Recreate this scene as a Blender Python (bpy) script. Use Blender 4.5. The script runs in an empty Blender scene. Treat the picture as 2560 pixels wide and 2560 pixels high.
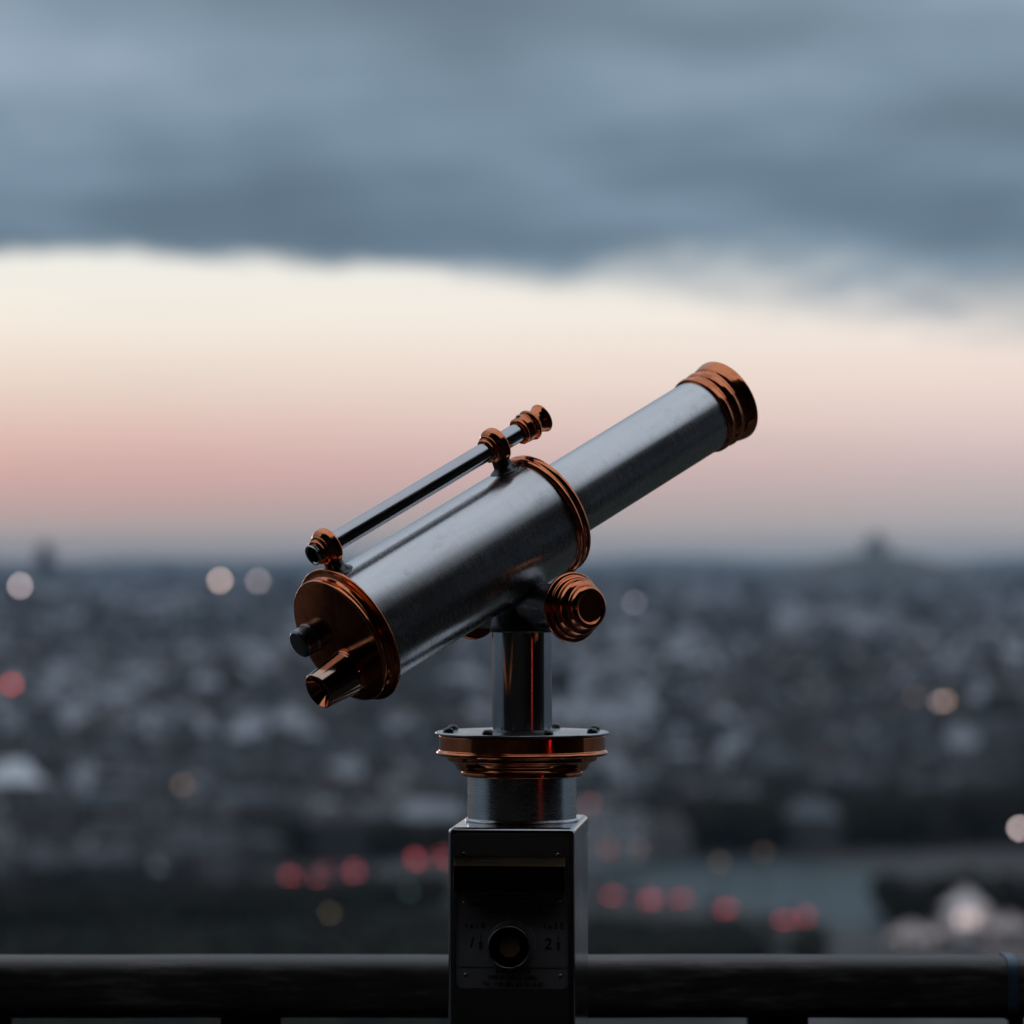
import bpy, bmesh, math, random
from mathutils import Vector, Matrix

random.seed(7)
R = math.radians
SC = bpy.context.scene
COL = SC.collection

# ---------------------------------------------------------------- camera
CAM_Z = 1.6                       # eye height above the deck
FPX = 9067.0                      # focal length in photo pixels (2560 px wide)
cam_d = bpy.data.cameras.new('camera')
cam = bpy.data.objects.new('camera', cam_d)
COL.objects.link(cam)
cam.location = (-0.0113, -4.1, CAM_Z)
cam.rotation_euler = (R(90.0) + math.atan(110.0 / FPX), 0, 0)
cam_d.sensor_width = 24.0
cam_d.lens = 85.0
cam_d.clip_start = 0.05
cam_d.clip_end = 90000.0
cam_d.dof.use_dof = True
cam_d.dof.focus_distance = 4.02
cam_d.dof.aperture_fstop = 2.85
cam_d.dof.aperture_blades = 0
SC.camera = cam

# ---------------------------------------------------------------- world: dusk sky
SUN_EL, SUN_AZ = R(2.5), R(-14.0)   # low behind the cloud deck, a little left of the view
world = bpy.data.worlds.new('World')
SC.world = world
world.use_nodes = True
NT = world.node_tree
NT.nodes.clear()


def nd(nt, typ, **kw):
    n = nt.nodes.new(typ)
    for k, v in kw.items():
        setattr(n, k, v)
    return n


def mth(nt, op, a, b=None, c=None, clamp=False):
    n = nd(nt, 'ShaderNodeMath', operation=op)
    n.use_clamp = clamp
    for i, v in enumerate((a, b, c)):
        if v is None:
            continue
        if isinstance(v, (int, float)):
            n.inputs[i].default_value = v
        else:
            nt.links.new(v, n.inputs[i])
    return n.outputs[0]


def ramp(nt, fac, stops, interp='LINEAR'):
    n = nd(nt, 'ShaderNodeValToRGB')
    n.color_ramp.interpolation = interp
    e = n.color_ramp.elements
    while len(e) < len(stops):
        e.new(0.5)
    for el, (p, c) in zip(e, stops):
        el.position = p
        el.color = (c[0], c[1], c[2], 1) if not isinstance(c, (int, float)) else (c, c, c, 1)
    nt.links.new(fac, n.inputs[0])
    return n.outputs[0]


def mixc(nt, fac, a, b):
    n = nd(nt, 'ShaderNodeMix', data_type='RGBA')
    for i, v in ((0, fac), (6, a), (7, b)):
        if isinstance(v, (int, float)):
            n.inputs[i].default_value = v
        elif isinstance(v, tuple):
            n.inputs[i].default_value = (v[0], v[1], v[2], 1)
        else:
            nt.links.new(v, n.inputs[i])
    return n.outputs[2]


def srgb(r, g, b):
    f = lambda c: (c / 255 / 12.92) if c / 255 <= 0.04045 else ((c / 255 + 0.055) / 1.055) ** 2.4
    return (f(r), f(g), f(b))


tc = nd(NT, 'ShaderNodeTexCoord')
sep = nd(NT, 'ShaderNodeSeparateXYZ')
NT.links.new(tc.outputs['Generated'], sep.inputs[0])
wx, wy, wz = sep.outputs
zz = mth(NT, 'ADD', mth(NT, 'MAXIMUM', wz, 0.0), 0.15)
cu = mth(NT, 'DIVIDE', wx, zz)          # position on a curved cloud deck
cv = mth(NT, 'DIVIDE', wy, zz)
cmb = nd(NT, 'ShaderNodeCombineXYZ')
NT.links.new(cu, cmb.inputs[0])
NT.links.new(cv, cmb.inputs[1])


def noise(nt, vec, scale, detail=3.0, rough=0.5, off=(0, 0, 0), sc=(1, 1, 1)):
    m = nd(nt, 'ShaderNodeMapping')
    m.inputs['Location'].default_value = off
    m.inputs['Scale'].default_value = sc
    nt.links.new(vec, m.inputs[0])
    n = nd(nt, 'ShaderNodeTexNoise')
    n.inputs['Scale'].default_value = scale
    n.inputs['Detail'].default_value = detail
    n.inputs['Roughness'].default_value = rough
    nt.links.new(m.outputs[0], n.inputs['Vector'])
    return n.outputs['Fac']


n_big = noise(NT, cmb.outputs[0], 1.5, 2.0, 0.45, (3.1, 1.7, 0.0), (1.25, 0.95, 1.0))
n_mid = noise(NT, cmb.outputs[0], 3.6, 3.0, 0.45, (0.4, 5.3, 0.0), (1.15, 1.0, 1.0))
n_edge = noise(NT, cmb.outputs[0], 2.6, 4.0, 0.5, (7.7, 2.2, 0.0), (1.0, 0.5, 1.0))
# cloud deck colour
cl = mth(NT, 'ADD', mth(NT, 'MULTIPLY', n_big, 0.70), mth(NT, 'MULTIPLY', n_mid, 0.30))
cloud = ramp(NT, cl, [(0.32, srgb(92, 112, 128)), (0.44, srgb(105, 126, 143)),
                      (0.55, srgb(122, 144, 162)), (0.70, srgb(153, 171, 189))])
# the deck thins and brightens overhead
hi = mth(NT, 'MULTIPLY', mth(NT, 'SUBTRACT', wz, 0.10), 1.6, clamp=True)
cloud = mixc(NT, hi, cloud, mixc(NT, cl, srgb(180, 191, 206), srgb(220, 229, 239)))
# clear band under the deck, over elevation (z = sin elevation)
el01 = mth(NT, 'DIVIDE', mth(NT, 'ADD', wz, 0.02), 0.12, clamp=True)
ez = lambda z: (z + 0.02) / 0.12
clear_r = ramp(NT, el01, [(0.0, srgb(122, 131, 140)), (ez(0.000), srgb(164, 167, 170)), (ez(0.006), srgb(176, 173, 174)),
                          (ez(0.014), srgb(188, 178, 179)), (ez(0.024), srgb(206, 187, 186)), (ez(0.036), srgb(229, 206, 201)),
                          (ez(0.050), srgb(243, 224, 214)), (ez(0.066), srgb(247, 238, 229)),
                          (ez(0.080), srgb(238, 238, 233))])
clear_l = ramp(NT, el01, [(0.0, srgb(122, 131, 140)), (ez(0.000), srgb(164, 165, 167)), (ez(0.006), srgb(176, 169, 168)),
                          (ez(0.013), srgb(190, 166, 165)), (ez(0.023), srgb(211, 172, 170)), (ez(0.033), srgb(222, 190, 184)),
                          (ez(0.048), srgb(235, 217, 206)), (ez(0.066), srgb(246, 239, 228)),
                          (ez(0.080), srgb(240, 240, 233))])
lr = mth(NT, 'ADD', mth(NT, 'MULTIPLY', wx, 4.5), 0.42, clamp=True)
clear = mixc(NT, lr, clear_l, clear_r)
sky = nd(NT, 'ShaderNodeTexSky', sky_type='NISHITA')
sky.sun_disc = False
sky.sun_elevation = SUN_EL
sky.sun_rotation = SUN_AZ
sky.altitude = 120.0
nish = nd(NT, 'ShaderNodeVectorMath', operation='SCALE')
nish.inputs['Scale'].default_value = 0.10
NT.links.new(sky.outputs[0], nish.inputs[0])
clear = mixc(NT, 0.015, clear, nish.outputs[0])
# a few thin grey wisps inside the clear band
wisp = ramp(NT, noise(NT, cmb.outputs[0], 2.2, 3.0, 0.5, (1.4, 9.1, 0), (0.7, 3.0, 1)), [(0.55, 0.0), (0.78, 1.0)])
clear = mixc(NT, mth(NT, 'MULTIPLY', wisp, 0.16), clear, srgb(170, 172, 176))
# where the deck ends: a ragged straight edge ahead, lower to the right
edge = mth(NT, 'ADD', cv, mth(NT, 'MULTIPLY', mth(NT, 'SUBTRACT', n_edge, 0.5), 0.52))
edge = mth(NT, 'SUBTRACT', edge, mth(NT, 'MULTIPLY', cu, 0.20))
n_fine = noise(NT, cmb.outputs[0], 9.0, 4.0, 0.55, (2.7, 0.2, 0.0), (1.0, 0.7, 1.0))
fine_amp = mth(NT, 'MAXIMUM', mth(NT, 'ADD', 0.16, mth(NT, 'MULTIPLY', cu, 0.5)), 0.14)
edge = mth(NT, 'ADD', edge, mth(NT, 'MULTIPLY', mth(NT, 'SUBTRACT', n_fine, 0.5), fine_amp))
soft = mth(NT, 'MAXIMUM', mth(NT, 'ADD', 0.11, mth(NT, 'MULTIPLY', cu, 0.42)), 0.06)
m0 = mth(NT, 'DIVIDE', mth(NT, 'SUBTRACT', edge, mth(NT, 'SUBTRACT', 4.37, soft)), mth(NT, 'MULTIPLY', soft, 2.0), clamp=True)
msk = mth(NT, 'MULTIPLY', mth(NT, 'MULTIPLY', m0, m0), mth(NT, 'SUBTRACT', 3.0, mth(NT, 'MULTIPLY', m0, 2.0)))
skyc = mixc(NT, msk, cloud, clear)
bg = nd(NT, 'ShaderNodeBackground')
bg.inputs['Strength'].default_value = 1.0
NT.links.new(skyc, bg.inputs['Color'])
wo = nd(NT, 'ShaderNodeOutputWorld')
NT.links.new(bg.outputs[0], wo.inputs['Surface'])

# ---------------------------------------------------------------- sun (veiled, almost gone)
sun_d = bpy.data.lights.new('sun', 'SUN')
sun_d.energy = 0.12
sun_d.angle = R(12.0)
sun_d.color = (1.0, 0.80, 0.66)
sun = bpy.data.objects.new('sun', sun_d)
COL.objects.link(sun)
sdir = Vector((math.sin(SUN_AZ) * math.cos(SUN_EL), math.cos(SUN_AZ) * math.cos(SUN_EL), math.sin(SUN_EL)))
sun.rotation_euler = sdir.to_track_quat('Z', 'Y').to_euler()
sun.location = (0, 0, 30)

# ---------------------------------------------------------------- exposure / render
SC.view_settings.view_transform = 'Standard'
SC.view_settings.look = 'None'
SC.view_settings.gamma = 1.0
SC.view_settings.exposure = 0.0
SC.view_settings.use_curve_mapping = False
SC.render.engine = 'CYCLES'
SC.cycles.use_denoising = True
SC.cycles.use_adaptive_sampling = False
SC.cycles.max_bounces = 8
SC.cycles.volume_bounces = 0
SC.cycles.sample_clamp_indirect = 6.0
SC.cycles.caustics_reflective = False

# ================================================================ helpers
MATS = {}


def pmat(name, base, rough=0.5, metal=0.0, aniso=0.0, build=None, spec=0.5):
    m = bpy.data.materials.new(name)
    m.use_nodes = True
    nt = m.node_tree
    b = nt.nodes['Principled BSDF']
    b.inputs['Base Color'].default_value = (base[0], base[1], base[2], 1)
    b.inputs['Roughness'].default_value = rough
    b.inputs['Metallic'].default_value = metal
    b.inputs['Anisotropic'].default_value = aniso
    b.inputs['Specular IOR Level'].default_value = spec
    if aniso:
        b.inputs['Anisotropic Rotation'].default_value = 0.25
        t = nd(nt, 'ShaderNodeTangent', direction_type='RADIAL', axis='Z')
        nt.links.new(t.outputs[0], b.inputs['Tangent'])
    if build:
        build(nt, b)
    MATS[name] = m
    return m


def emat(name, colour, strength):
    m = bpy.data.materials.new(name)
    m.use_nodes = True
    nt = m.node_tree
    b = nt.nodes['Principled BSDF']
    b.inputs['Base Color'].default_value = (colour[0] * 0.5, colour[1] * 0.5, colour[2] * 0.5, 1)
    b.inputs['Emission Color'].default_value = (colour[0], colour[1], colour[2], 1)
    b.inputs['Emission Strength'].default_value = strength
    return m


def bump(nt, b, fac, strength, dist=0.001):
    n = nd(nt, 'ShaderNodeBump')
    n.inputs['Strength'].default_value = strength
    n.inputs['Distance'].default_value = dist
    nt.links.new(fac, n.inputs['Height'])
    nt.links.new(n.outputs[0], b.inputs['Normal'])


def objco(nt):
    return nd(nt, 'ShaderNodeTexCoord').outputs['Object']


def brushed_steel(lo, hi, colr):
    """lathe-turned steel: fine rings round the local Z axis, uneven polish, faint smears"""
    def f(nt, b):
        co = objco(nt)
        rings = noise(nt, co, 900.0, 2.0, 0.6, (0, 0, 0), (0.02, 0.02, 1.0))
        hair = noise(nt, co, 260.0, 3.0, 0.6, (0.3, 0.1, 0.2), (0.06, 0.06, 2.2))
        smear = noise(nt, co, 9.0, 4.0, 0.6, (2, 1, 0), (1, 1, 0.5))
        spots = ramp(nt, noise(nt, co, 46.0, 5.0, 0.7, (5, 3, 1)), [(0.56, 0.0), (0.72, 1.0)])
        drips = ramp(nt, noise(nt, co, 30.0, 4.0, 0.6, (1, 8, 2), (1.0, 1.0, 0.16)), [(0.52, 0.0), (0.75, 1.0)])
        mix = mth(nt, 'ADD', mth(nt, 'MULTIPLY', hair, 0.5), mth(nt, 'MULTIPLY', smear, 0.6))
        rr = mth(nt, 'ADD', ramp(nt, mix, [(0.35, lo), (0.75, hi)]), mth(nt, 'MULTIPLY', mth(nt, 'ADD', spots, drips), 0.06))
        nt.links.new(rr, b.inputs['Roughness'])
        c = mixc(nt, smear, tuple(x * 0.80 for x in colr), colr)
        c = mixc(nt, mth(nt, 'MULTIPLY', spots, 0.30), c, tuple(x * 0.55 for x in colr))
        c = mixc(nt, mth(nt, 'MULTIPLY', drips, 0.22), c, (0.42, 0.37, 0.33))
        nt.links.new(c, b.inputs['Base Color'])
        bump(nt, b, rings, 0.05, 0.0002)
    return f


def tarnished(lo, hi, c0, c1, c2):
    """outdoor copper: bright metal with brown patches, water spots and rubbed streaks"""
    def f(nt, b):
        co = objco(nt)
        n = noise(nt, co, 30.0, 4.0, 0.62)
        pat = ramp(nt, noise(nt, co, 55.0, 5.0, 0.68, (4, 2, 7)), [(0.46, 0.0), (0.66, 1.0)])
        spk = ramp(nt, noise(nt, co, 420.0, 3.0, 0.6, (1, 5, 3)), [(0.60, 0.0), (0.70, 1.0)])
        grime = mth(nt, 'ADD', mth(nt, 'MULTIPLY', pat, 0.55), mth(nt, 'MULTIPLY', spk, 0.35), clamp=True)
        nt.links.new(mixc(nt, grime, mixc(nt, n, c0, c1), c2), b.inputs['Base Color'])
        nt.links.new(mth(nt, 'ADD', ramp(nt, n, [(0.3, lo), (0.72, hi)]), mth(nt, 'MULTIPLY', grime, 0.13)), b.inputs['Roughness'])
        bump(nt, b, noise(nt, co, 420.0, 2.0, 0.6), 0.02, 0.0004)
    return f


def polished(lo, hi, c0, c1, sc=22.0):
    def f(nt, b):
        co = objco(nt)
        n = noise(nt, co, sc, 4.0, 0.62)
        fine = noise(nt, co, sc * 14, 2.0, 0.6)
        nt.links.new(ramp(nt, n, [(0.3, lo), (0.72, hi)]), b.inputs['Roughness'])
        nt.links.new(mixc(nt, n, c0, c1), b.inputs['Base Color'])
        bump(nt, b, fine, 0.02, 0.0004)
    return f


STEEL = pmat('brushed_steel', (0.5, 0.5, 0.52), 0.28, 1.0, 0.6, brushed_steel(0.20, 0.31, (0.72, 0.72, 0.735)))
STEEL_P = pmat('polished_steel', (0.5, 0.5, 0.5), 0.12, 1.0, 0.4, polished(0.11, 0.20, (0.42, 0.42, 0.44), (0.56, 0.56, 0.58)))
STEEL_B = pmat('box_steel', (0.4, 0.4, 0.42), 0.2, 1.0, 0.0, polished(0.10, 0.20, (0.42, 0.42, 0.43), (0.52, 0.52, 0.53), 12.0))
DARK = pmat('blackened_steel', (0.06, 0.06, 0.065), 0.32, 1.0, 0.0, polished(0.26, 0.42, (0.07, 0.07, 0.075), (0.12, 0.12, 0.125)))
GUN = pmat('gunmetal', (0.2, 0.2, 0.21), 0.3, 1.0, 0.3, polished(0.24, 0.36, (0.22, 0.22, 0.235), (0.30, 0.30, 0.32)))
COVER = pmat('satin_cover_steel', (0.45, 0.45, 0.46), 0.25, 1.0, 0.0, polished(0.18, 0.30, (0.42, 0.42, 0.44), (0.54, 0.54, 0.55)))
CHROME_D = pmat('copper_tinted_chrome', (0.3, 0.3, 0.3), 0.08, 1.0, 0.0, polished(0.06, 0.13, (0.50, 0.33, 0.24), (0.60, 0.43, 0.33)))  # warm tint puts copper reflections into the chrome's colour
COPPER = pmat('polished_copper', (0.8, 0.38, 0.2), 0.08, 1.0, 0.0,
              tarnished(0.05, 0.14, (0.68, 0.20, 0.08), (0.84, 0.30, 0.145), (0.34, 0.09, 0.038)))
BRASS = pmat('dull_brass', (0.5, 0.36, 0.16), 0.3, 1.0, 0.0, polished(0.30, 0.46, (0.048, 0.031, 0.016), (0.078, 0.050, 0.026)))
AMBER = pmat('worn_brass_disc', (0.42, 0.27, 0.10), 0.5, 0.2, 0.0, polished(0.4, 0.6, (0.36, 0.22, 0.08), (0.5, 0.33, 0.13)))
PLATE = pmat('grey_panel', (0.30, 0.30, 0.31), 0.5, 0.0, 0.0, polished(0.42, 0.6, (0.36, 0.36, 0.37), (0.45, 0.45, 0.46), 40.0))
INK = pmat('black_ink', (0.012, 0.012, 0.012), 0.5)
INK_F = pmat('faded_ink', (0.10, 0.09, 0.09), 0.6)
BLACK = pmat('black_bore', (0.006, 0.006, 0.006), 0.6)
LENS = pmat('lens_glass', (0.01, 0.012, 0.016), 0.03, 0.0, 0.0, None, 0.8)

WORLDM = {}


def place(o, M, parent=None):
    """M is the wanted world matrix (roots sit unrotated, so matrices compose simply)"""
    WORLDM[o.name] = M.copy()
    if parent is not None:
        o.parent = parent
        o.matrix_parent_inverse = WORLDM[parent.name].inverted()
    o.matrix_basis = M
    return o


def link(name, me, mat, M=Matrix(), parent=None, angle=32.0):
    if mat is not None and not me.materials:
        for mm in (mat if isinstance(mat, (list, tuple)) else [mat]):
            me.materials.append(mm)
    if angle is not None:
        me.polygons.foreach_set('use_smooth', [True] * len(me.polygons))
        me.set_sharp_from_angle(angle=R(angle))
    o = bpy.data.objects.new(name, me)
    COL.objects.link(o)
    if angle is not None:                      # keep large flat faces flat next to rounded edges
        wn = o.modifiers.new('weighted_normals', 'WEIGHTED_NORMAL')
        wn.mode = 'FACE_AREA'
        wn.weight = 90
        wn.keep_sharp = True
    return place(o, M, parent)


def empty(name, loc=(0, 0, 0)):
    o = bpy.data.objects.new(name, None)
    o.empty_display_size = 0.2
    COL.objects.link(o)
    return place(o, Matrix.Translation(loc))


def tag(o, label=None, cat=None, group=None, kind=None):
    if label: o['label'] = label
    if cat: o['category'] = cat
    if group: o['group'] = group
    if kind: o['kind'] = kind
    return o


def fillet(pts, rad, n=3):
    """round the corners of an open (r, z) profile"""
    out = [pts[0]]
    for i in range(1, len(pts) - 1):
        p0, p1, p2 = Vector(pts[i - 1]), Vector(pts[i]), Vector(pts[i + 1])
        a, b = p0 - p1, p2 - p1
        la, lb = a.length, b.length
        if la < 1e-9 or lb < 1e-9:
            out.append(tuple(p1)); continue
        d = min(rad, la * 0.45, lb * 0.45)
        q0, q2 = p1 + a * (d / la), p1 + b * (d / lb)
        for k in range(n + 1):
            t = k / n
            q = q0 * (1 - t) ** 2 + p1 * 2 * t * (1 - t) + q2 * t * t
            out.append((q.x, q.y))
    out.append(pts[-1])
    return out


def lathe_mesh(name, prof, seg=96):
    v, f = [], []
    rings = []
    for (r, z) in prof:
        if r < 1e-7:
            rings.append([len(v)]); v.append((0, 0, z))
        else:
            s = len(v)
            for k in range(seg):
                a = 2 * math.pi * k / seg
                v.append((r * math.cos(a), r * math.sin(a), z))
            rings.append(list(range(s, s + seg)))
    for A, B in zip(rings[:-1], rings[1:]):
        for k in range(seg):
            k2 = (k + 1) % seg
            if len(A) == 1 and len(B) == 1:
                continue
            if len(A) == 1:
                f.append((A[0], B[k2], B[k]))
            elif len(B) == 1:
                f.append((A[k], A[k2], B[0]))
            else:
                f.append((A[k], A[k2], B[k2], B[k]))
    me = bpy.data.meshes.new(name)
    me.from_pydata(v, [], f)
    bm = bmesh.new(); bm.from_mesh(me)
    bmesh.ops.recalc_face_normals(bm, faces=bm.faces)
    bm.to_mesh(me); bm.free()
    return me


def lathe(name, prof_mm, mat, M, parent, seg=96, rad=0.6, angle=32.0, n=3):
    p = [(r / 1000.0, z / 1000.0) for r, z in prof_mm]
    if rad:
        p = fillet(p, rad / 1000.0, n)
    return link(name, lathe_mesh(name, p, seg), mat, M, parent, angle)


def box_bm(bm, x0, x1, y0, y1, z0, z1, mi=0):
    vs = [bm.verts.new(p) for p in ((x0, y0, z0), (x1, y0, z0), (x1, y1, z0), (x0, y1, z0),
                                    (x0, y0, z1), (x1, y0, z1), (x1, y1, z1), (x0, y1, z1))]
    out = []
    for q in ((3, 2, 1, 0), (4, 5, 6, 7), (0, 1, 5, 4), (1, 2, 6, 5), (2, 3, 7, 6), (3, 0, 4, 7)):
        fa = bm.faces.new([vs[i] for i in q]); fa.material_index = mi
        out.append(fa)
    return out


def bm_mesh(name, bm):
    me = bpy.data.meshes.new(name)
    bm.to_mesh(me); bm.free()
    return me


def box(name, x0, x1, y0, y1, z0, z1, mat, M=Matrix(), parent=None, bev=0.0, seg=2):
    bm = bmesh.new()
    box_bm(bm, x0, x1, y0, y1, z0, z1)
    if bev:
        bmesh.ops.bevel(bm, geom=list(bm.edges), offset=bev, segments=seg, profile=0.5, affect='EDGES')
    return link(name, bm_mesh(name, bm), mat, M, parent)


def ground_pt(px, py, z):
    """where the sight line through photo pixel (px, py) meets the level z"""
    d = (CAM_Z - z) * FPX / (py - 1390.0)
    return Vector((cam.location.x + (px - 1280.0) * d / FPX, cam.location.y + d, z))


def at_depth(px, py, d):
    return Vector((cam.location.x + (px - 1280.0) * d / FPX, cam.location.y + d, CAM_Z - (py - 1390.0) * d / FPX))


GZ = -57.0      # city ground, seen from a first-floor deck of the tower

# ================================================================ setting: ground, river, roads
def f_ground(nt, b):
    co = objco(nt)
    n = noise(nt, co, 0.010, 4.0, 0.6)
    n2 = noise(nt, co, 0.05, 3.0, 0.6)
    c = ramp(nt, mth(nt, 'ADD', mth(nt, 'MULTIPLY', n, 0.6), mth(nt, 'MULTIPLY', n2, 0.4)),
             [(0.35, (0.014, 0.014, 0.015)), (0.5, (0.03, 0.029, 0.029)), (0.66, (0.07, 0.068, 0.066))])
    nt.links.new(c, b.inputs['Base Color'])


GROUND = pmat('city_ground', (0.1, 0.1, 0.1), 0.9, build=f_ground)
ASPH = pmat('asphalt', (0.05, 0.05, 0.05), 0.8, build=lambda nt, b: nt.links.new(
    ramp(nt, noise(nt, objco(nt), 0.3, 4.0), [(0.35, (0.035, 0.035, 0.037)), (0.7, (0.07, 0.07, 0.072))]), b.inputs['Base Color']))
PAVE = pmat('pale_paving', (0.25, 0.24, 0.23), 0.85, build=lambda nt, b: nt.links.new(
    ramp(nt, noise(nt, objco(nt), 0.12, 4.0), [(0.35, (0.022, 0.021, 0.020)), (0.7, (0.075, 0.07, 0.067))]), b.inputs['Base Color']))
GRASS = pmat('dark_grass', (0.04, 0.05, 0.025), 0.95, build=lambda nt, b: nt.links.new(
    ramp(nt, noise(nt, objco(nt), 0.08, 4.0), [(0.35, (0.009, 0.011, 0.006)), (0.7, (0.022, 0.025, 0.014))]), b.inputs['Base Color']))


def f_water(nt, b):
    co = objco(nt)
    bump(nt, b, noise(nt, co, 0.35, 4.0, 0.6, (0, 0, 0), (1, 0.5, 1)), 0.55, 0.6)


WATER = pmat('river_water', (0.022, 0.042, 0.047), 0.38, build=f_water, spec=0.17)


def sheet(name, pts, mat, kind='structure'):
    me = bpy.data.meshes.new(name)
    me.from_pydata([tuple(p) for p in pts], [], [tuple(range(len(pts)))])
    bm = bmesh.new(); bm.from_mesh(me)
    bmesh.ops.recalc_face_normals(bm, faces=bm.faces)
    for fa in bm.faces:
        if fa.normal.z < 0: fa.normal_flip()
    bm.to_mesh(me); bm.free()
    o = link(name, me, mat, angle=None)
    return tag(o, kind=kind)


def ribbon(name, pts, w, mat):
    v, f = [], []
    for i, p in enumerate(pts):
        a = pts[max(i - 1, 0)]; c = pts[min(i + 1, len(pts) - 1)]
        t = (c - a); t.z = 0; t.normalize()
        nrm = Vector((-t.y, t.x, 0))
        v += [tuple(p + nrm * w / 2), tuple(p - nrm * w / 2)]
        if i: f.append((2 * i - 2, 2 * i - 1, 2 * i + 1, 2 * i))
    me = bpy.data.meshes.new(name)
    me.from_pydata(v, [], f)
    bm = bmesh.new(); bm.from_mesh(me)
    bmesh.ops.recalc_face_normals(bm, faces=bm.faces)
    for fa in bm.faces:
        if fa.normal.z < 0: fa.normal_flip()
    bm.to_mesh(me); bm.free()
    return tag(link(name, me, mat, angle=None), kind='structure')


N = 64
sheet('ground', [(14000 * math.cos(2 * math.pi * k / N), 14000 * math.sin(2 * math.pi * k / N), GZ) for k in range(N)], GROUND)
g = lambda px, py, dz=0.0: ground_pt(px, py, GZ + dz)
sheet('park', [(x, y, GZ + 0.004) for x, y in ((-600, -600), (600, -600), (600, 470), (300, 560), (-300, 560), (-600, 470))], GRASS)
RIVER = [(1380, 2190), (1560, 2150), (1900, 2140), (2200, 2175), (2260, 2260), (2190, 2340), (2010, 2335), (1800, 2300), (1600, 2262), (1400, 2240)]
sheet('river', [g(x, y, 0.02) for x, y in RIVER], WATER)
sheet('quay', [g(x, y, 0.012) for x, y in [(1940, 2100), (2700, 2060), (2750, 2180), (2300, 2195), (2050, 2140)]], PAVE)
sheet('promenade', [g(x, y, 0.012) for x, y in [(620, 2210), (1000, 2165), (1050, 2190), (760, 2235), (560, 2262)]], PAVE)
sheet('square', [g(x, y, 0.012) for x, y in [(2080, 2350), (2750, 2290), (2750, 2640), (1780, 2640), (1880, 2440)]], PAVE)
sheet('lawn', [g(x, y, 0.008) for x, y in [(-200, 2300), (600, 2262), (1150, 2215), (1950, 2330), (1850, 2640), (-200, 2640)]], GRASS)
ROAD_A = [(640, 2225), (760, 2200), (880, 2184), (1000, 2166), (1110, 2150), (1200, 2134)]
ROAD_B = [(2150, 2345), (1960, 2304), (1813, 2278), (1630, 2250), (1500, 2236), (1330, 2212), (1200, 2196)]
ribbon('riverside_road', [g(x, y, 0.028) for x, y in ROAD_A], 14.0, ASPH)
ribbon('bridge_road', [g(x, y, 0.036) for x, y in ROAD_B], 14.0, ASPH)

# ================================================================ setting: tower deck
PAINT = pmat('tower_brown_paint', (0.055, 0.042, 0.034), 0.5, build=polished(0.4, 0.6, (0.018, 0.013, 0.011), (0.028, 0.021, 0.017), 6.0))
FLOOR = pmat('deck_plates', (0.05, 0.047, 0.045), 0.7, build=polished(0.55, 0.8, (0.014, 0.013, 0.013), (0.026, 0.025, 0.024), 5.0))
tag(box('deck_floor', -30, 30, -8.2, 0.62, -0.25, 0.0, FLOOR), kind='structure')
tag(box('gallery_wall', -30, 30, -8.2, -7.9, 0.0, 3.2, PAINT), kind='structure')
tag(box('gallery_ceiling', -30, 4.6, -8.2, -0.95, 3.2, 3.4, PAINT), kind='structure')
tag(box('added_shade_block', 4.6, 8.4, -7.9, 0.35, 0.0, 5.0, PAINT), kind='structure')  # unseen block added to darken what the barrel mirrors on the right
gw = [o for o in COL.objects if o.name == 'gallery_wall'][0]
for k in range(-14, 15):
    box('wall_pilaster', k * 2 - 0.09, k * 2 + 0.09, -7.9, -7.8, 0.0, 3.2, PAINT, Matrix(), gw, 0.01)

# ================================================================ the coin telescope
TEL = empty('coin_telescope')
tag(TEL, 'brushed steel and copper coin-operated viewing telescope on a square post by the handrail', 'telescope')
MM = 0.001
PXM = 4.1 / FPX            # metres per photo pixel at the column axis
zpx = lambda y: CAM_Z - (y - 1390.0) * PXM


def T(x=0.0, y=0.0, z=0.0):
    return Matrix.Translation((x, y, z))


# --- post (square box, yawed 5 degrees) -------------------------------------
YAW = Matrix.Translation((-0.0024, 0, 0)) @ Matrix.Rotation(R(-5.2), 4, 'Z')
PW, PD, PTOP = 0.1402, 0.216, zpx(2051)
bm = bmesh.new()
box_bm(bm, -PW / 2, PW / 2, -PD / 2, PD / 2, 0.012, PTOP)
bmesh.ops.bevel(bm, geom=[e for e in bm.edges if not all(v.co.z < 0.02 for v in e.verts)], offset=0.0065, segments=4, profile=0.5, affect='EDGES')
FY = -PD / 2
# recess in the front face
front = max((fa for fa in bm.faces if fa.normal.y < -0.99), key=lambda fa: fa.calc_area())
fpx = 3.992 / FPX
lx = lambda px: (px - 1277.0) * fpx
lz = lambda py: CAM_Z - (py - 1390.0) * fpx
x0, x1, z0, z1 = lx(1135), lx(1421), lz(2473), lz(2098)
fv = list(front.verts)
xs = sorted(fv, key=lambda v: (v.co.z, v.co.x))
bl, br = sorted(xs[:2], key=lambda v: v.co.x)
tl, tr = sorted(xs[2:4], key=lambda v: v.co.x)
bm.faces.remove(front)
cr = 0.007
inner = []
for cx, cz, a0 in ((x0 + cr, z0 + cr, 180), (x1 - cr, z0 + cr, 270), (x1 - cr, z1 - cr, 0), (x0 + cr, z1 - cr, 90)):
    ring = []
    for k in range(5):
        a = R(a0 + k * 22.5)
        ring.append(bm.verts.new((cx + cr * math.cos(a), FY, cz + cr * math.sin(a))))
    inner.append(ring)
outer = [bl, br, tr, tl]
for i in range(4):
    j = (i + 1) % 4
    bm.faces.new([outer[i], outer[j], inner[j][0], inner[i][-1]])
    for k in range(4):
        bm.faces.new([outer[i], inner[i][k + 1], inner[i][k]])
loop = [v for ring in inner for v in ring]
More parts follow.
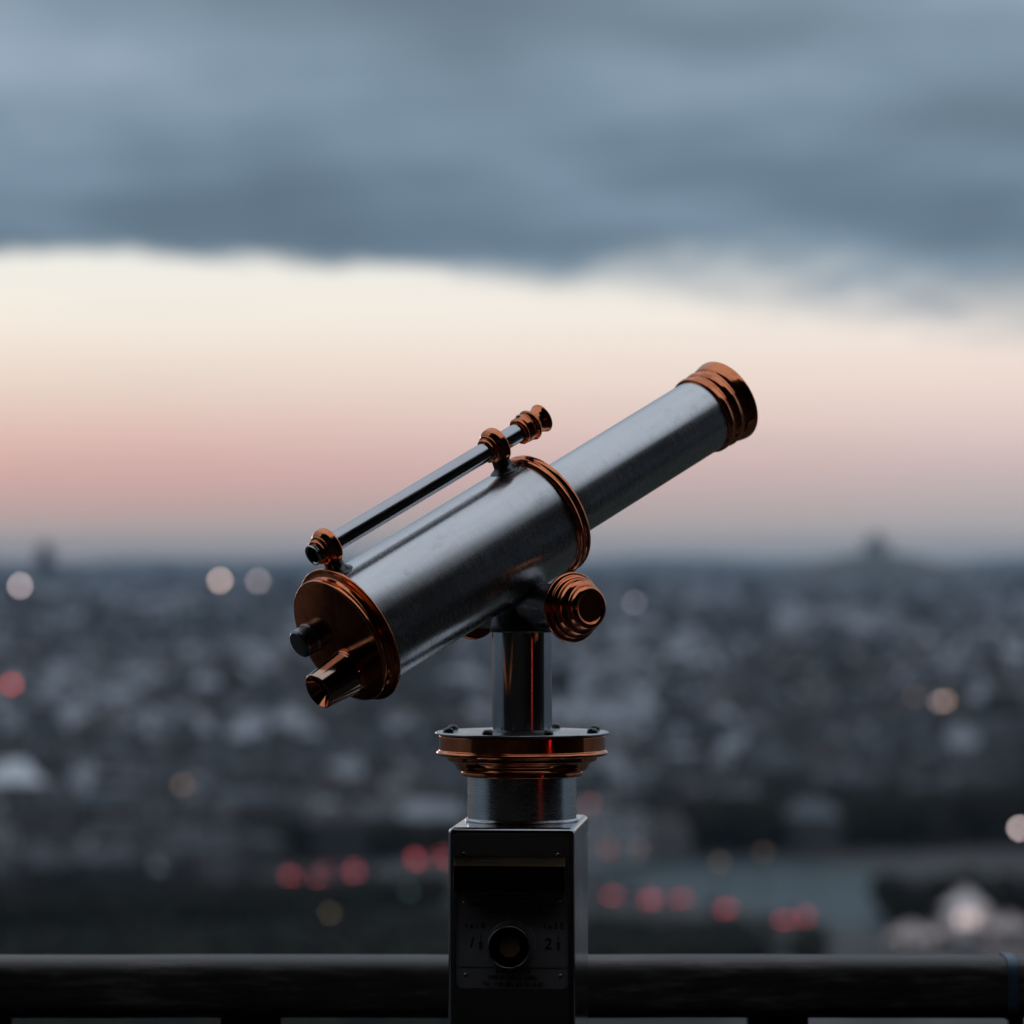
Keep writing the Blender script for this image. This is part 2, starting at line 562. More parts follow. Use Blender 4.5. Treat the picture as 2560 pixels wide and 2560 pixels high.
back = [bm.verts.new((v.co.x, FY + 0.004, v.co.z)) for v in loop]
n_ = len(loop)
for i in range(n_):
    bm.faces.new([loop[i], loop[(i + 1) % n_], back[(i + 1) % n_], back[i]])
bm.faces.new(back)
bmesh.ops.recalc_face_normals(bm, faces=bm.faces)
post = link('post', bm_mesh('post', bm), STEEL_B, YAW, TEL)
box('base_plate', -0.13, 0.13, -0.16, 0.16, 0.0, 0.012, STEEL_B, YAW, TEL, 0.002)
# weld bead round the collar foot
bead = []
lathe('weld_bead', [(59, 0), (64.5, 0.4), (64.5, 2.2), (61.8, 4.0), (60, 4.4)], STEEL_B, T(0, 0, PTOP - 0.0004), post, 96, 0.8)

# --- coin panel ---------------------------------------------------------------
FB = FY + 0.004          # bottom of the recess
px0, px1, pz0, pz1 = lx(1139), lx(1418), lz(2470), lz(2227)
bm = bmesh.new()
box_bm(bm, px0, px1, FB - 0.0025, FB - 0.0002, pz0, pz1)
es = [e for e in bm.edges if abs(e.verts[0].co.y - e.verts[1].co.y) > 0.001 and e.verts[0].co.z < pz0 + 0.01]
bmesh.ops.bevel(bm, geom=es, offset=0.006, segments=4, profile=0.5, affect='EDGES')
panel = link('coin_panel', bm_mesh('coin_panel', bm), PLATE, YAW, TEL)
panel['label'] = 'dull grey instruction panel with coin prices'
PF = FB - 0.0025         # panel face


def lettering(text, px, py, hpx, parent=panel, name='lettering', stretch=1.0, shear=0.0, align='CENTER', space=1.0, bold=0.0):
    cu_ = bpy.data.curves.new(name, 'FONT')
    cu_.body = text
    cu_.size = hpx * fpx / 0.70
    cu_.align_x = align
    cu_.align_y = 'CENTER'
    cu_.extrude = 0.00012
    cu_.shear = shear
    cu_.space_character = space
    cu_.offset = bold
    tmp = bpy.data.objects.new(name, cu_)
    COL.objects.link(tmp)
    dg = bpy.context.evaluated_depsgraph_get()
    me = bpy.data.meshes.new_from_object(tmp.evaluated_get(dg))
    bpy.data.objects.remove(tmp)
    me.materials.clear()
    me.transform(Matrix.Diagonal((stretch, 1, 1, 1)))
    M = YAW @ T(lx(px), PF - 0.00022, lz(py)) @ Matrix.Rotation(R(90), 4, 'X')
    return link(name, me, INK, M, parent, None)


def bars(name, rects, parent=panel, mat=INK):
    bm_ = bmesh.new()
    for (a, b_, c, d) in rects:
        box_bm(bm_, lx(a), lx(b_), PF - 0.0003, PF + 0.0002, lz(d), lz(c))
    return link(name, bm_mesh(name, bm_), mat, YAW, parent, None)


lettering('INTRODUISEZ LA PIECE DE MONNAIE', 1279, 2238, 5.6, stretch=0.92)
rnd = random.Random(3)


def word_row(y, xa, xb, h):
    """worn print too small to read: rows of short strokes"""
    out, x = [], xa
    while x < xb:
        for _ in range(rnd.randint(2, 8)):
            w = rnd.uniform(2.0, 3.4)
            top = y - h / 2
            out.append((x, x + 0.9, top, y + h / 2))
            if rnd.random() < 0.75: out.append((x + 0.9, x + w, top + (0 if rnd.random() < 0.5 else h * 0.42), top + (0 if rnd.random() < 0.5 else h * 0.42) + 1.2))
            if rnd.random() < 0.4: out.append((x + w - 0.9, x + w, top + 0.1, y + h / 2 - 0.1))
            x += w + 1.3
            if x > xb: break
        x += 3.2
    out = [(a, b_, min(c, d), max(c, d) + 0.01) for a, b_, c, d in out]
    return out


bars('worn_print', word_row(2248, 1219, 1342, 5.0))
bars('worn_print', word_row(2258.5, 1180, 1384, 5.0))
bars('print_line', [(1176, 1386, 2263.4, 2264.2)])
bars('worn_print', word_row(2270, 1201, 1362, 5.0))
bars('worn_print', word_row(2281, 1200, 1361, 5.0))
lettering('1 x 1 €', 1186, 2315, 13.5, stretch=0.86, space=1.06, bold=0.00012)
lettering('1 x 2 €', 1383, 2314, 13.5, stretch=0.86, space=1.06, bold=0.00012)
lettering('1', 1176, 2357, 25, shear=0.22, bold=0.0001)
lettering('2', 1369, 2359, 27, shear=0.05, bold=0.0001)
for cx in (1200, 1395):
    bars('print_symbol', [(cx - 1.2, cx + 1.2, 2336, 2376), (cx - 6, cx + 6, 2355, 2358), (cx - 4, cx - 2, 2358, 2372), (cx + 2, cx + 4, 2358, 2372)], mat=INK_F)
bars('print_line', [(1142, 1416, 2417.0, 2417.7)])
lettering('EUROSCOPE', 1281, 2426, 11)
lettering('WIKA DINO SARL', 1280, 2443, 11)
lettering('Tel : +33 (0)1 60 78 14 82', 1281, 2459.5, 10)
FACE = YAW @ T(0, 0, 0)
towards = Matrix.Rotation(R(90), 4, 'X')      # local +Z -> -Y (towards the viewer)
for sx, sy in ((1160, 2258), (1397, 2255), (1162, 2438), (1400, 2438)):
    lathe('screw', [(0, 0.9), (1.4, 0.75), (2.3, 0.0)], GUN, YAW @ T(lx(sx), PF, lz(sy)) @ towards, panel, 16, 0)
lathe('offset_ring', [(26.8, 0), (26.8, 0.5), (26.2, 0.9), (20, 0.9)], PLATE, YAW @ T(lx(1279), PF - 0.0001, lz(2361)) @ towards, panel, 64, 0.2)  # thin ring in panel grey, set slightly off the cup's centre
CK = YAW @ T(lx(1274), PF, lz(2365)) @ towards
knob = lathe('coin_return', [(23.6, 0), (23.6, 13.4), (21.9, 13.4), (21.5, 3.0), (20, 2.0), (0, 2.0)], STEEL_P, CK, TEL, 80, 0.75, n=5)
knob['label'] = 'round steel-rimmed coin return cup with a brass bottom'
lathe('cup_lining', [(22.0, 12.2), (21.2, 2.6), (0, 2.4)], BLACK, CK, knob, 64, 0)
lathe('brass_disc', [(11.8, 2.45), (11.8, 7.2), (11.2, 7.8), (0, 7.8)], AMBER, CK, knob, 48, 0.2)
# bent brass guard over the coin slots
gz = [lz(2141), lz(2162), lz(2226)]
prof = [(FB - 0.0002, gz[0]), (FB - 0.003, gz[0]), (FB - 0.0165, gz[1]), (FB - 0.0165, gz[2]), (FB - 0.0002, gz[2])]
bm = bmesh.new()
gx0, gx1 = lx(1135.5), lx(1414)
A = [bm.verts.new((gx0, y, z)) for y, z in prof]
B = [bm.verts.new((gx1, y, z)) for y, z in prof]
for i in range(len(prof)):
    j = (i + 1) % len(prof)
    bm.faces.new([A[i], A[j], B[j], B[i]])
bm.faces.new(A); bm.faces.new(B[::-1])
bmesh.ops.recalc_face_normals(bm, faces=bm.faces)
bmesh.ops.bevel(bm, geom=list(bm.edges), offset=0.0007, segments=2, profile=0.5, affect='EDGES')
guard = link('coin_guard', bm_mesh('coin_guard', bm), BRASS, YAW, TEL)
guard['label'] = 'bent brass guard with two coin slots'
sl = (gz[1] - gz[0]) / -0.0135
for a, b_ in ((1190, 1252), (1295, 1362)):
    bm = bmesh.new()
    ya, yb = FB - 0.0085, FB - 0.0115
    za = gz[0] + (gz[1] - gz[0]) * (0.0085 - 0.003) / 0.0135
    zb = gz[0] + (gz[1] - gz[0]) * (0.0115 - 0.003) / 0.0135
    vs = []
    for dz in (-0.0004, 0.00035):
        vs += [bm.verts.new(p) for p in ((lx(a), yb, zb + dz), (lx(b_), yb, zb + dz), (lx(b_), ya, za + dz), (lx(a), ya, za + dz))]
    for q in ((3, 2, 1, 0), (4, 5, 6, 7), (0, 1, 5, 4), (1, 2, 6, 5), (2, 3, 7, 6), (3, 0, 4, 7)):
        bm.faces.new([vs[i] for i in q])
    link('coin_slot', bm_mesh('coin_slot', bm), BLACK, YAW, guard, None)
for sx in (1157, 1394):
    lathe('screw', [(0, 1.0), (1.6, 0.8), (2.6, 0.0)], STEEL_P, YAW @ T(lx(sx), FB, lz(2138)) @ towards, guard, 16, 0)

# --- collar, copper turntable, pillar ----------------------------------------
ax = lambda y: T(0, 0, zpx(y))
CZ = PTOP
ctop = zpx(1932)
lathe('collar', [(61.5, 0), (61.5, (ctop - CZ) / MM)], STEEL, T(0, 0, CZ), TEL, 128, 0)
q = lambda y: (zpx(y) - zpx(1938)) / MM
turn = lathe('turntable', [(58, q(1940)), (67.5, q(1938)), (68.4, q(1936)), (68.4, q(1928)), (66.5, q(1926.5)),
                           (72.5, q(1924)), (74.8, q(1918)), (75.2, q(1912)), (78.5, q(1905)), (83.5, q(1900)),
                           (85.0, q(1898)), (85.4, q(1889)), (93, q(1888)), (96.6, q(1884)), (97.0, q(1880)), (95.4, q(1876)),
                           (93.8, q(1874)), (93.8, q(1838)), (92.5, q(1836)), (40, q(1836))],
             COPPER, ax(1938), TEL, 160, 0.9)
turn['label'] = 'stepped copper turntable ring'
cap = lathe('turntable_cover', [(60, 0), (96.6, 0), (98.2, 0.8), (98.2, 2.6), (96.8, 3.6), (34, 4.2), (0, 4.2)], COVER, T(0, 0, zpx(1836)), TEL, 160, 0.5)
bolt_me = lathe_mesh('bolt', fillet([(0.0062, 0), (0.0062, 0.0012), (0.0058, 0.0030), (0.0040, 0.0048), (0.0, 0.0054)], 0.0004), 24)
for k in range(8):
    a = R(26 + 45 * k)
    link('bolt', bolt_me, DARK, T(0.0875 * math.cos(a), -0.0875 * math.sin(a), zpx(1836) + 0.0039), cap)

ZM = CAM_Z - 0.0568        # trunnion height
ptop = zpx(1828)
lathe('pillar_foot', [(38.5, 0), (38.5, 2.0), (36.0, 3.4), (33.5, 3.6)], DARK, T(0, 0, ptop - 0.0012), TEL, 96, 0.5)
lathe('pillar', [(33.9, 0), (33.9, (ZM - 0.026 - ptop) / MM), (31.5, (ZM - 0.024 - ptop) / MM), (0, (ZM - 0.024 - ptop) / MM)],
      STEEL_P, T(0, 0, ptop), TEL, 128, 0.6)

# --- barrel frame --------------------------------------------------------------
TH, AZ = 0.4603, 0.6560
a_ = Vector((math.cos(TH) * math.cos(AZ), math.cos(TH) * math.sin(AZ), math.sin(TH)))
b_ = Vector((-math.sin(TH) * math.cos(AZ), -math.sin(TH) * math.sin(AZ), math.cos(TH)))
t_ = Vector((math.sin(AZ), -math.cos(AZ), 0.0))
HB, S0 = 0.0800, -0.2426
MC = Vector((0, 0, ZM))
O = MC + HB * b_ + S0 * a_            # centre of the rear face


def frame(o, X, Y, Z):
    m = Matrix((X, Y, Z)).transposed().to_4x4()
    m.translation = o
    return m


BF = frame(O, -t_, b_, a_)            # local z along the barrel from the rear face, y up
def bl_(t=0.0, b=0.0, s=0.0):         # millimetres in barrel frame
    return BF @ T(-t * MM, b * MM, s * MM)


barrel = lathe('barrel', [(68.7, 16), (68.7, 307)], STEEL, BF, TEL, 192, 0)
barrel['label'] = 'wide brushed steel main barrel'
rear = lathe('end_cap', [(0, 0.0), (70.6, 0.0), (73.0, 0.8), (73.4, 2.4), (73.0, 4.8), (70.9, 6.2), (70.6, 9.2), (71.6, 12.6), (75.6, 14.4),
                         (79.4, 15.0), (80.2, 16.4), (80.0, 18.2), (76.0, 19.6), (70.2, 20.8), (68.4, 21.0)], COPPER, BF, TEL, 192, 0.8)
rear['label'] = 'polished copper rear end cap'
band = lathe('front_band', [(68.4, 303.5), (71.2, 303.8), (73.6, 305.2), (74.2, 307.4), (73.4, 309.8), (71.4, 311.2), (71.0, 312.8),
                            (72.6, 314.4), (73.2, 317), (72.4, 319.6), (70.0, 321.2), (56, 321.8), (47.5, 321.8), (44.0, 323.4)], COPPER, BF, TEL, 192, 0.8)
band['label'] = 'double copper band round the front of the barrel'
tube = lathe('draw_tube', [(44.3, 318), (44.3, 584)], STEEL, BF, TEL, 160, 0)
tube['label'] = 'narrower brushed steel front tube'
hood = lathe('lens_hood', [(r_ * (0.982 if r_ > 47 else 1.0), z_ - 6.5) for r_, z_ in
                           [(43.8, 585), (46.6, 585.2), (48.4, 586.6), (48.7, 591), (47.8, 594.0), (45.0, 595.4), (45.0, 598.4),
                            (48.2, 600.2), (49.2, 604.5), (48.4, 608.4), (45.6, 609.8), (45.6, 612.8), (48.8, 614.8), (50.0, 620), (51.2, 626), (51.6, 629.2), (50.8, 630.4),
                            (46.5, 630.4), (45.0, 627), (43.0, 606), (42.6, 596)]], COPPER, BF, TEL, 160, 1.0)
hood['label'] = 'ribbed copper lens hood'
lathe('front_lens', [(42.9, 594), (30, 597.2), (15, 599), (0, 599.6)], LENS, BF, hood, 96, 0)

# eyepiece and push button on the rear face
def back_frame(t, b, s=0.0):          # local z pointing out of the rear face
    return frame(O + t * MM * t_ + b * MM * b_ + s * MM * a_, t_, b_, -a_)


eye = lathe('eyepiece', [(26.6, 0), (26.6, 2.8), (25.8, 4.0), (25.0, 4.2)], COPPER, back_frame(0, -36.5), TEL, 96, 0.6)
eye['label'] = 'tapered dark eyepiece on the end cap'
lathe('eye_tube', [(25.2, 3.6), (24.6, 6.0), (20.6, 47.0), (19.8, 48.2), (18.6, 48.2)], CHROME_D, back_frame(0, -36.5), eye, 96, 0.5)
lathe('eye_cup', [(18.7, 48.15), (10.5, 36.0), (9.6, 30.0)], COPPER, back_frame(0, -36.5), eye, 80, 0.3)
lathe('eye_lens', [(10.4, 34.0), (5, 35.0), (0, 35.4)], LENS, back_frame(0, -36.5), eye, 48, 0)
lathe('push_button', [(17.6, 0), (17.6, 2.0), (16.8, 3.0), (16.4, 3.2), (16.4, 16.2), (14.0, 18.4), (0, 18.8)], GUN, back_frame(-50, 4.0), TEL, 80, 0.5)

# sighting tube
SB = 98.6
SF = bl_(0, SB, 0)
sight = lathe('sight_tube', [(8.6, 60), (8.6, 12.0), (10.2, 10.6), (11.6, 10.6), (12.0, 12.0), (11.2, 14.0), (11.0, 15.0), (11.0, 340)], STEEL_P, SF, TEL, 80, 0.4)
sight['label'] = 'slim steel sighting tube above the barrel'
lathe('tube_bore', [(8.7, 14), (8.7, 40), (0, 40)], BLACK, SF, sight, 48, 0)
ring_p = [(10.8, 16.5), (13.2, 16.8), (14.4, 18.2), (14.2, 20.2), (13.0, 21.2), (14.6, 22.2), (16.6, 22.8), (16.8, 23.8), (15.8, 24.6),
          (17.2, 25.4), (20.2, 28.2), (21.0, 29.6), (21.2, 36.0), (20.4, 37.4), (17.0, 38.2), (10.8, 38.4)]
ring_me = lathe_mesh('tube_clamp', fillet([(r * MM, (z - 30) * MM) for r, z in ring_p], 0.0006), 96)
for s, bb in ((30, 0), (286, 0)):
    cl_o = link('tube_clamp', ring_me, COPPER, bl_(0, SB, s), TEL)
    foot_f = frame(O + (s + 2.5) * MM * a_, t_, a_, b_)
    lathe('clamp_foot', [(21.0, 62.0), (17.5, 68.6), (13.0, 71.5), (10.5, 74.6), (10.2, 82.0)], DARK, foot_f, cl_o, 64, 1.5)
fer = lathe('sight_ferrule', [(10.8, 324), (13.6, 324.4), (15.4, 325.8), (15.6, 328), (14.6, 329.6), (15.8, 331), (16.2, 338), (14.8, 339.4),
                              (15.0, 341), (17.6, 342.4), (18.2, 344), (17.6, 345.8), (14.2, 347.4), (13.0, 350), (13.4, 354), (15.2, 359.2), (16.9, 362.4), (16.7, 363.6),
                              (15.4, 363.4), (11.4, 356), (9.8, 346)], COPPER, SF, TEL, 80, 0.7)
fer['label'] = 'flared copper front end of the sighting tube'
sc_f = frame(O + 333 * MM * a_ + (SB + 15.8) * MM * b_, t_, a_, b_)
lathe('screw', [(2.8, -1), (2.8, 1.4), (2.2, 2.0), (0, 2.0)], STEEL_P, sc_f, fer, 24, 0.3)

# trunnion under the barrel
TF = frame(MC, b_, a_, t_)            # local z along the trunnion, towards the viewer's right
tru = lathe('trunnion', [(0, -90), (26.0, -90), (26.0, 91), (0, 91)], GUN, TF, TEL, 96, 0.8)
lathe('saddle', [(0, -8), (27.0, -8), (28.0, 4), (33.0, 14.0), (42.0, 22.0), (46.0, 30.0), (40.0, 40.0)], GUN, frame(MC, t_, a_, b_), TEL, 96, 4.0)
lathe('tilt_joint', [(0, -32), (20, -32), (36.4, -29), (37.2, -22), (33, 2), (0, 2)], DARK, T(0, 0, ZM), TEL, 96, 3.0)
kn = [(25.0, 88.5), (38.0, 88.8), (39.3, 90.0), (39.3, 93.0), (38.2, 94.4), (35.6, 95.0), (34.8, 96.2), (34.8, 99.4), (33.4, 100.8), (31.6, 101.2), (31.0, 102.6),
      (30.8, 107), (29.6, 110.4), (27.0, 112.6), (25.2, 113.4), (24.6, 115.0), (24.4, 119.4), (23.2, 122.6), (21.2, 124.2), (19.4, 124.6), (17.8, 124.0), (17.0, 122.4), (16.0, 121.9), (0, 121.6)]
kn_me = lathe_mesh('trunnion_knob', fillet([(r * MM, z * MM) for r, z in kn], 0.0009), 128)
k1 = link('trunnion_knob', kn_me, COPPER, TF, TEL); k1['label'] = 'stepped copper knob facing the viewer'
link('trunnion_knob', kn_me, COPPER, frame(MC, b_, -a_, -t_), TEL)

# ================================================================ handrail
def f_wood(nt, b):
    co = objco(nt)
    n1 = noise(nt, co, 14.0, 5.0, 0.65, (0, 0, 0), (0.25, 1, 1))
    n2 = noise(nt, co, 120.0, 3.0, 0.6, (0, 0, 0), (0.12, 1, 1))
    m = mth(nt, 'ADD', mth(nt, 'MULTIPLY', n1, 0.6), mth(nt, 'MULTIPLY', n2, 0.4))
    nt.links.new(ramp(nt, m, [(0.38, (0.014, 0.010, 0.008)), (0.5, (0.052, 0.040, 0.033)), (0.62, (0.17, 0.145, 0.125))]), b.inputs['Base Color'])
    nt.links.new(ramp(nt, m, [(0.3, 0.42), (0.7, 0.68)]), b.inputs['Roughness'])
    bump(nt, b, m, 0.35, 0.002)


WOOD = pmat('worn_handrail_wood', (0.08, 0.065, 0.058), 0.6, build=f_wood)
RAILP = pmat('rail_paint', (0.05, 0.045, 0.042), 0.5, build=polished(0.4, 0.6, (0.03, 0.027, 0.025), (0.055, 0.048, 0.044), 20.0))
TAPE = pmat('blue_tape', (0.06, 0.10, 0.16), 0.45, build=polished(0.35, 0.55, (0.05, 0.085, 0.14), (0.075, 0.12, 0.19), 60.0))
RD = 4.42                                  # distance of the rail from the lens
RY = cam.location.y + RD
RZ1 = CAM_Z - (2389 - 1390) * (RD) / FPX   # top
RH = 0.0725
RZC = RZ1 - RH / 2
RAIL = empty('handrail', (0, RY, 0.0))
tag(RAIL, 'worn dark wooden handrail running across the bottom behind the telescope post', 'railing')


def rail_section(hw, hh, n=56, e=4.6):
    out = []
    for k in range(n):
        a = 2 * math.pi * k / n
        c, s = math.cos(a), math.sin(a)
        out.append((hw * math.copysign(abs(c) ** (2 / e), c), hh * math.copysign(abs(s) ** (2 / e), s)))
    return out


def sweep_x(name, sec, xs_, yc, zc, mat, parent, wob=0.0):
    v, f = [], []
    rr = random.Random(5)
    for x in xs_:
        dz, dy = (rr.uniform(-wob, wob), rr.uniform(-wob, wob)) if wob else (0, 0)
        for (p, qz) in sec:
            v.append((x, yc + p + dy, zc + qz + dz))
    n = len(sec)
    for i in range(len(xs_) - 1):
        for k in range(n):
            f.append((i * n + k, i * n + (k + 1) % n, (i + 1) * n + (k + 1) % n, (i + 1) * n + k))
    f.append(tuple(range(n))); f.append(tuple((len(xs_) - 1) * n + k for k in range(n)))
    me = bpy.data.meshes.new(name)
    me.from_pydata(v, [], f)
    bm_ = bmesh.new(); bm_.from_mesh(me); bmesh.ops.recalc_face_normals(bm_, faces=bm_.faces); bm_.to_mesh(me); bm_.free()
    return link(name, me, mat, Matrix(), parent, 40)


sweep_x('rail_bar', rail_section(0.046, RH / 2), [-6.0 + 0.1 * i for i in range(121)], RY, RZC, WOOD, RAIL, 0.0004)
for xb in (-1.59, -0.954, -0.328, 0.311, 0.954, 1.59):
    box('bracket', xb - 0.037, xb + 0.037, RY - 0.02, RY + 0.02, RZC - 0.12, RZC - RH / 2 + 0.006, RAILP, Matrix(), RAIL, 0.003)
for xb in (-2.5, -1.87, -1.25, -0.628, 0.0, 0.601, 1.23, 1.85, 2.48):
    box('baluster', xb - 0.009, xb + 0.009, RY - 0.009, RY + 0.009, 0.0, RZC - RH / 2 + 0.006, RAILP, Matrix(), RAIL, 0.002)
sweep_x('lower_rail', rail_section(0.02, 0.02, 16, 2.0), [-6.0, 6.0], RY, RZC - 0.14, RAILP, RAIL)
sweep_x('bottom_rail', rail_section(0.02, 0.02, 16, 2.0), [-6.0, 6.0], RY, 0.12, RAILP, RAIL)
for k in range(-9, 10):
    box('added_shade_panel', k * 0.62 + 0.012, k * 0.62 + 0.608, RY + 0.012, RY + 0.018, 0.05, 0.985, RAILP, Matrix(), RAIL, 0.001)  # unseen panels added to darken the reflection in the rear cap
tx = cam.location.x + (2518 - 1280) * RD / FPX
tie = sweep_x('tape_band', rail_section(0.0485, RH / 2 + 0.0022), [tx - 0.006, tx - 0.0055, tx + 0.0055, tx + 0.006], RY, RZC, TAPE, None)
tag(tie, 'dark blue band wrapped round the handrail near the right edge', 'band')

# ================================================================ red lamp of the gallery (seen mirrored in the metal)
RL = empty('red_lamp_post', (3.0, -3.75, 0))
tag(RL, 'slim lamp post with a red light tube on the deck beside the viewer', 'lamp')
lathe('foot', [(0, 0), (110, 0), (110, 18), (40, 26), (30, 40)], RAILP, T(3.0, -3.75, 0), RL, 40, 3)
lathe('pole', [(28, 20), (28, 1166)], RAILP, T(3.0, -3.75, 0), RL, 32, 0)
lathe('light_tube', [(0, 1165), (38, 1170), (38, 1480), (0, 1485)], emat('red_light', (1.0, 0.085, 0.07), 3.8), T(3.0, -3.75, 0), RL, 32, 2)
lathe('cap', [(36, 1484), (36, 1500), (0, 1512)], RAILP, T(3.0, -3.75, 0), RL, 32, 2)

# ================================================================ city
def f_wall(base):
    def f(nt, b):
        co = objco(nt)
        s = nd(nt, 'ShaderNodeSeparateXYZ'); nt.links.new(co, s.inputs[0])
        u = mth(nt, 'FRACT', mth(nt, 'MULTIPLY', mth(nt, 'ADD', s.outputs[0], s.outputs[1]), 0.38))
        w = mth(nt, 'FRACT', mth(nt, 'MULTIPLY', s.outputs[2], 0.31))
        win = mth(nt, 'MULTIPLY', mth(nt, 'GREATER_THAN', u, 0.56), mth(nt, 'GREATER_THAN', w, 0.42))
        n = noise(nt, co, 0.06, 3.0)
        c = mixc(nt, n, tuple(x * 0.7 for x in base), tuple(x * 1.15 for x in base))
        nt.links.new(mixc(nt, win, c, (0.03, 0.033, 0.038)), b.inputs['Base Color'])
    return f


def f_roof(base):
    return lambda nt, b: nt.links.new(mixc(nt, noise(nt, objco(nt), 0.09, 3.0), tuple(x * 0.65 for x in base), tuple(x * 1.25 for x in base)), b.inputs['Base Color'])


WALLS = [pmat('limestone_wall', c, 0.8, build=f_wall(c)) for c in ((0.16, 0.147, 0.143), (0.075, 0.069, 0.067), (0.46, 0.445, 0.445), (0.035, 0.033, 0.033))]
ROOFS = [pmat('zinc_roof', c, 0.5, build=f_roof(c)) for c in ((0.06, 0.064, 0.076), (0.115, 0.122, 0.142), (0.022, 0.024, 0.028), (0.42, 0.44, 0.48), (0.065, 0.047, 0.045))]
BM = WALLS + ROOFS


def house_geo(L, W, H, m, rh, wi, ri):
    v = []
    for z, k in ((0, 0), (H, 0), (H + rh, m)):
        v += [(-L / 2 + k, -W / 2 + k, z), (L / 2 - k, -W / 2 + k, z), (L / 2 - k, W / 2 - k, z), (-L / 2 + k, W / 2 - k, z)]
    f, mi = [], []
    for lev, mm in ((0, wi), (4, ri)):
        for k in range(4):
            f.append((lev + k, lev + (k + 1) % 4, lev + 4 + (k + 1) % 4, lev + 4 + k)); mi.append(mm)
    f.append((8, 9, 10, 11)); mi.append(ri)
    # chimney stack
    cx = L * 0.5 - m - 1.2
    s = len(v)
    for z in (H + rh - 0.3, H + rh + 2.2):
        v += [(cx - 0.5, -W * 0.28, z), (cx + 0.5, -W * 0.28, z), (cx + 0.5, W * 0.28, z), (cx - 0.5, W * 0.28, z)]
    for k in range(4):
        f.append((s + k, s + (k + 1) % 4, s + 4 + (k + 1) % 4, s + 4 + k)); mi.append(wi)
    f.append((s + 4, s + 5, s + 6, s + 7)); mi.append(wi)
    return v, f, mi


def house_mesh(name, args):
    v, f, mi = house_geo(*args)
    me = bpy.data.meshes.new(name)
    me.from_pydata(v, [], f)
    for m in BM: me.materials.append(m)
    me.polygons.foreach_set('material_index', mi)
    return me


def inside(poly, x, y):
    c = False
    n = len(poly)
    for i in range(n):
        x1, y1 = poly[i]; x2, y2 = poly[(i + 1) % n]
        if (y1 > y) != (y2 > y) and x < (x2 - x1) * (y - y1) / (y2 - y1) + x1:
            c = not c
    return c


def to_px(p):
    d = p.y - cam.location.y
    return 1280 + (p.x - cam.location.x) * FPX / d, 1390 - (p.z - CAM_Z) * FPX / d


# tree belts and open ground, as areas of the plan (given by the photo pixels they cover)
BELTS = [[(1400, 2128), (1900, 2104), (2300, 2092), (2700, 2084), (2700, 2112), (2300, 2122), (1950, 2132), (1400, 2142)],
         [(560, 2142), (900, 2132), (1250, 2126), (1400, 2128), (1400, 2142), (1100, 2146), (700, 2160)],
         [(-200, 2400), (400, 2410), (760, 2385), (1120, 2375), (1120, 2700), (-200, 2700)],
         [(1480, 2420), (1700, 2425), (1900, 2440), (1900, 2520), (1450, 2520)],
         [(2180, 2282), (2420, 2278), (2700, 2270), (2700, 2296), (2350, 2306), (2220, 2306)],
         [(-200, 2262), (500, 2258), (900, 2246), (1120, 2236), (1120, 2262), (760, 2300), (300, 2318), (-200, 2325)],
         [(2000, 2440), (2070, 2440), (2070, 2462), (2000, 2462)]]
BELT_H = [(7.5, 12), (5, 7.5), (4.5, 7), (6, 9), (5, 7.5), (2.4, 4.2), (6, 8)]
BELT_W = [[(g(x, y).x, g(x, y).y) for x, y in poly] for poly in BELTS]
OPEN_W = [[(g(x, y).x, g(x, y).y) for x, y in poly] for poly in
          (RIVER, [(1940, 2100), (2700, 2060), (2750, 2200), (2300, 2215), (2050, 2140)],
           [(600, 2190), (1000, 2140), (1330, 2120), (1400, 2260), (1200, 2400), (-200, 2700), (-200, 2330), (420, 2290)],
           [(1300, 2190), (2200, 2130), (2750, 2180), (2750, 2700), (1000, 2700)])]

protos = []
prn = random.Random(11)
for k in range(24):
    L, W, H = prn.uniform(7, 15), prn.uniform(6, 9), prn.uniform(5, 11)
    protos.append(house_mesh('apartment_block', (L, W, H, prn.uniform(1.2, 2.2), prn.uniform(2.0, 3.8), prn.choice((0, 1, 1, 2, 3, 3)), 4 + prn.choice((0, 0, 1, 2, 2, 3, 4)))))
crn = random.Random(21)
SV, SF_, SM = [], [], []
count = 0
cands = []
D = 520.0
EXCL = [(g(45, 2149).x, g(45, 2149).y, 22.0), (g(560, 2150).x, g(560, 2150).y, 16.0), (g(1700, 1905).x, g(1700, 1905).y - 15, 24.0), (g(1700, 1790).x, g(1700, 1790).y - 15, 26.0), (g(2030, 2095).x, g(2030, 2095).y, 26.0)]
while D < 9000:
    step = 12.0 if D < 2200 else 26.0
    half = D * 0.17 + 25
    ang = 0.35 * math.sin(D * 0.0021) + 0.2
    x = -half
    while x < half:
        x += crn.uniform(9, 19) if D < 2200 else crn.uniform(22, 46)
        xx, yy = x + crn.uniform(-3, 3), D + crn.uniform(-4, 4)
        if any(inside(p, xx, yy) for p in BELT_W) or any(inside(p, xx, yy) for p in OPEN_W):
            continue
        if any((xx - ex) ** 2 + ((yy - ey) * 0.6) ** 2 < er * er * 0.5 for ex, ey, er in EXCL):
            continue
        # avenues and little squares
        if abs(math.sin(xx * 0.011 + yy * 0.0031)) < 0.06 or math.sin(xx * 0.009 - yy * 0.013 + 1.3) > 0.93:
            continue
        cands.append((xx, yy, ang + crn.choice((0, math.pi / 2)) + crn.uniform(-0.1, 0.1)))
    D += step
cands.sort(key=lambda c: c[1])
vis = 0
LABELS = ('grey apartment block in the blurred near streets of the city below', 'apartment blocks of the near streets')
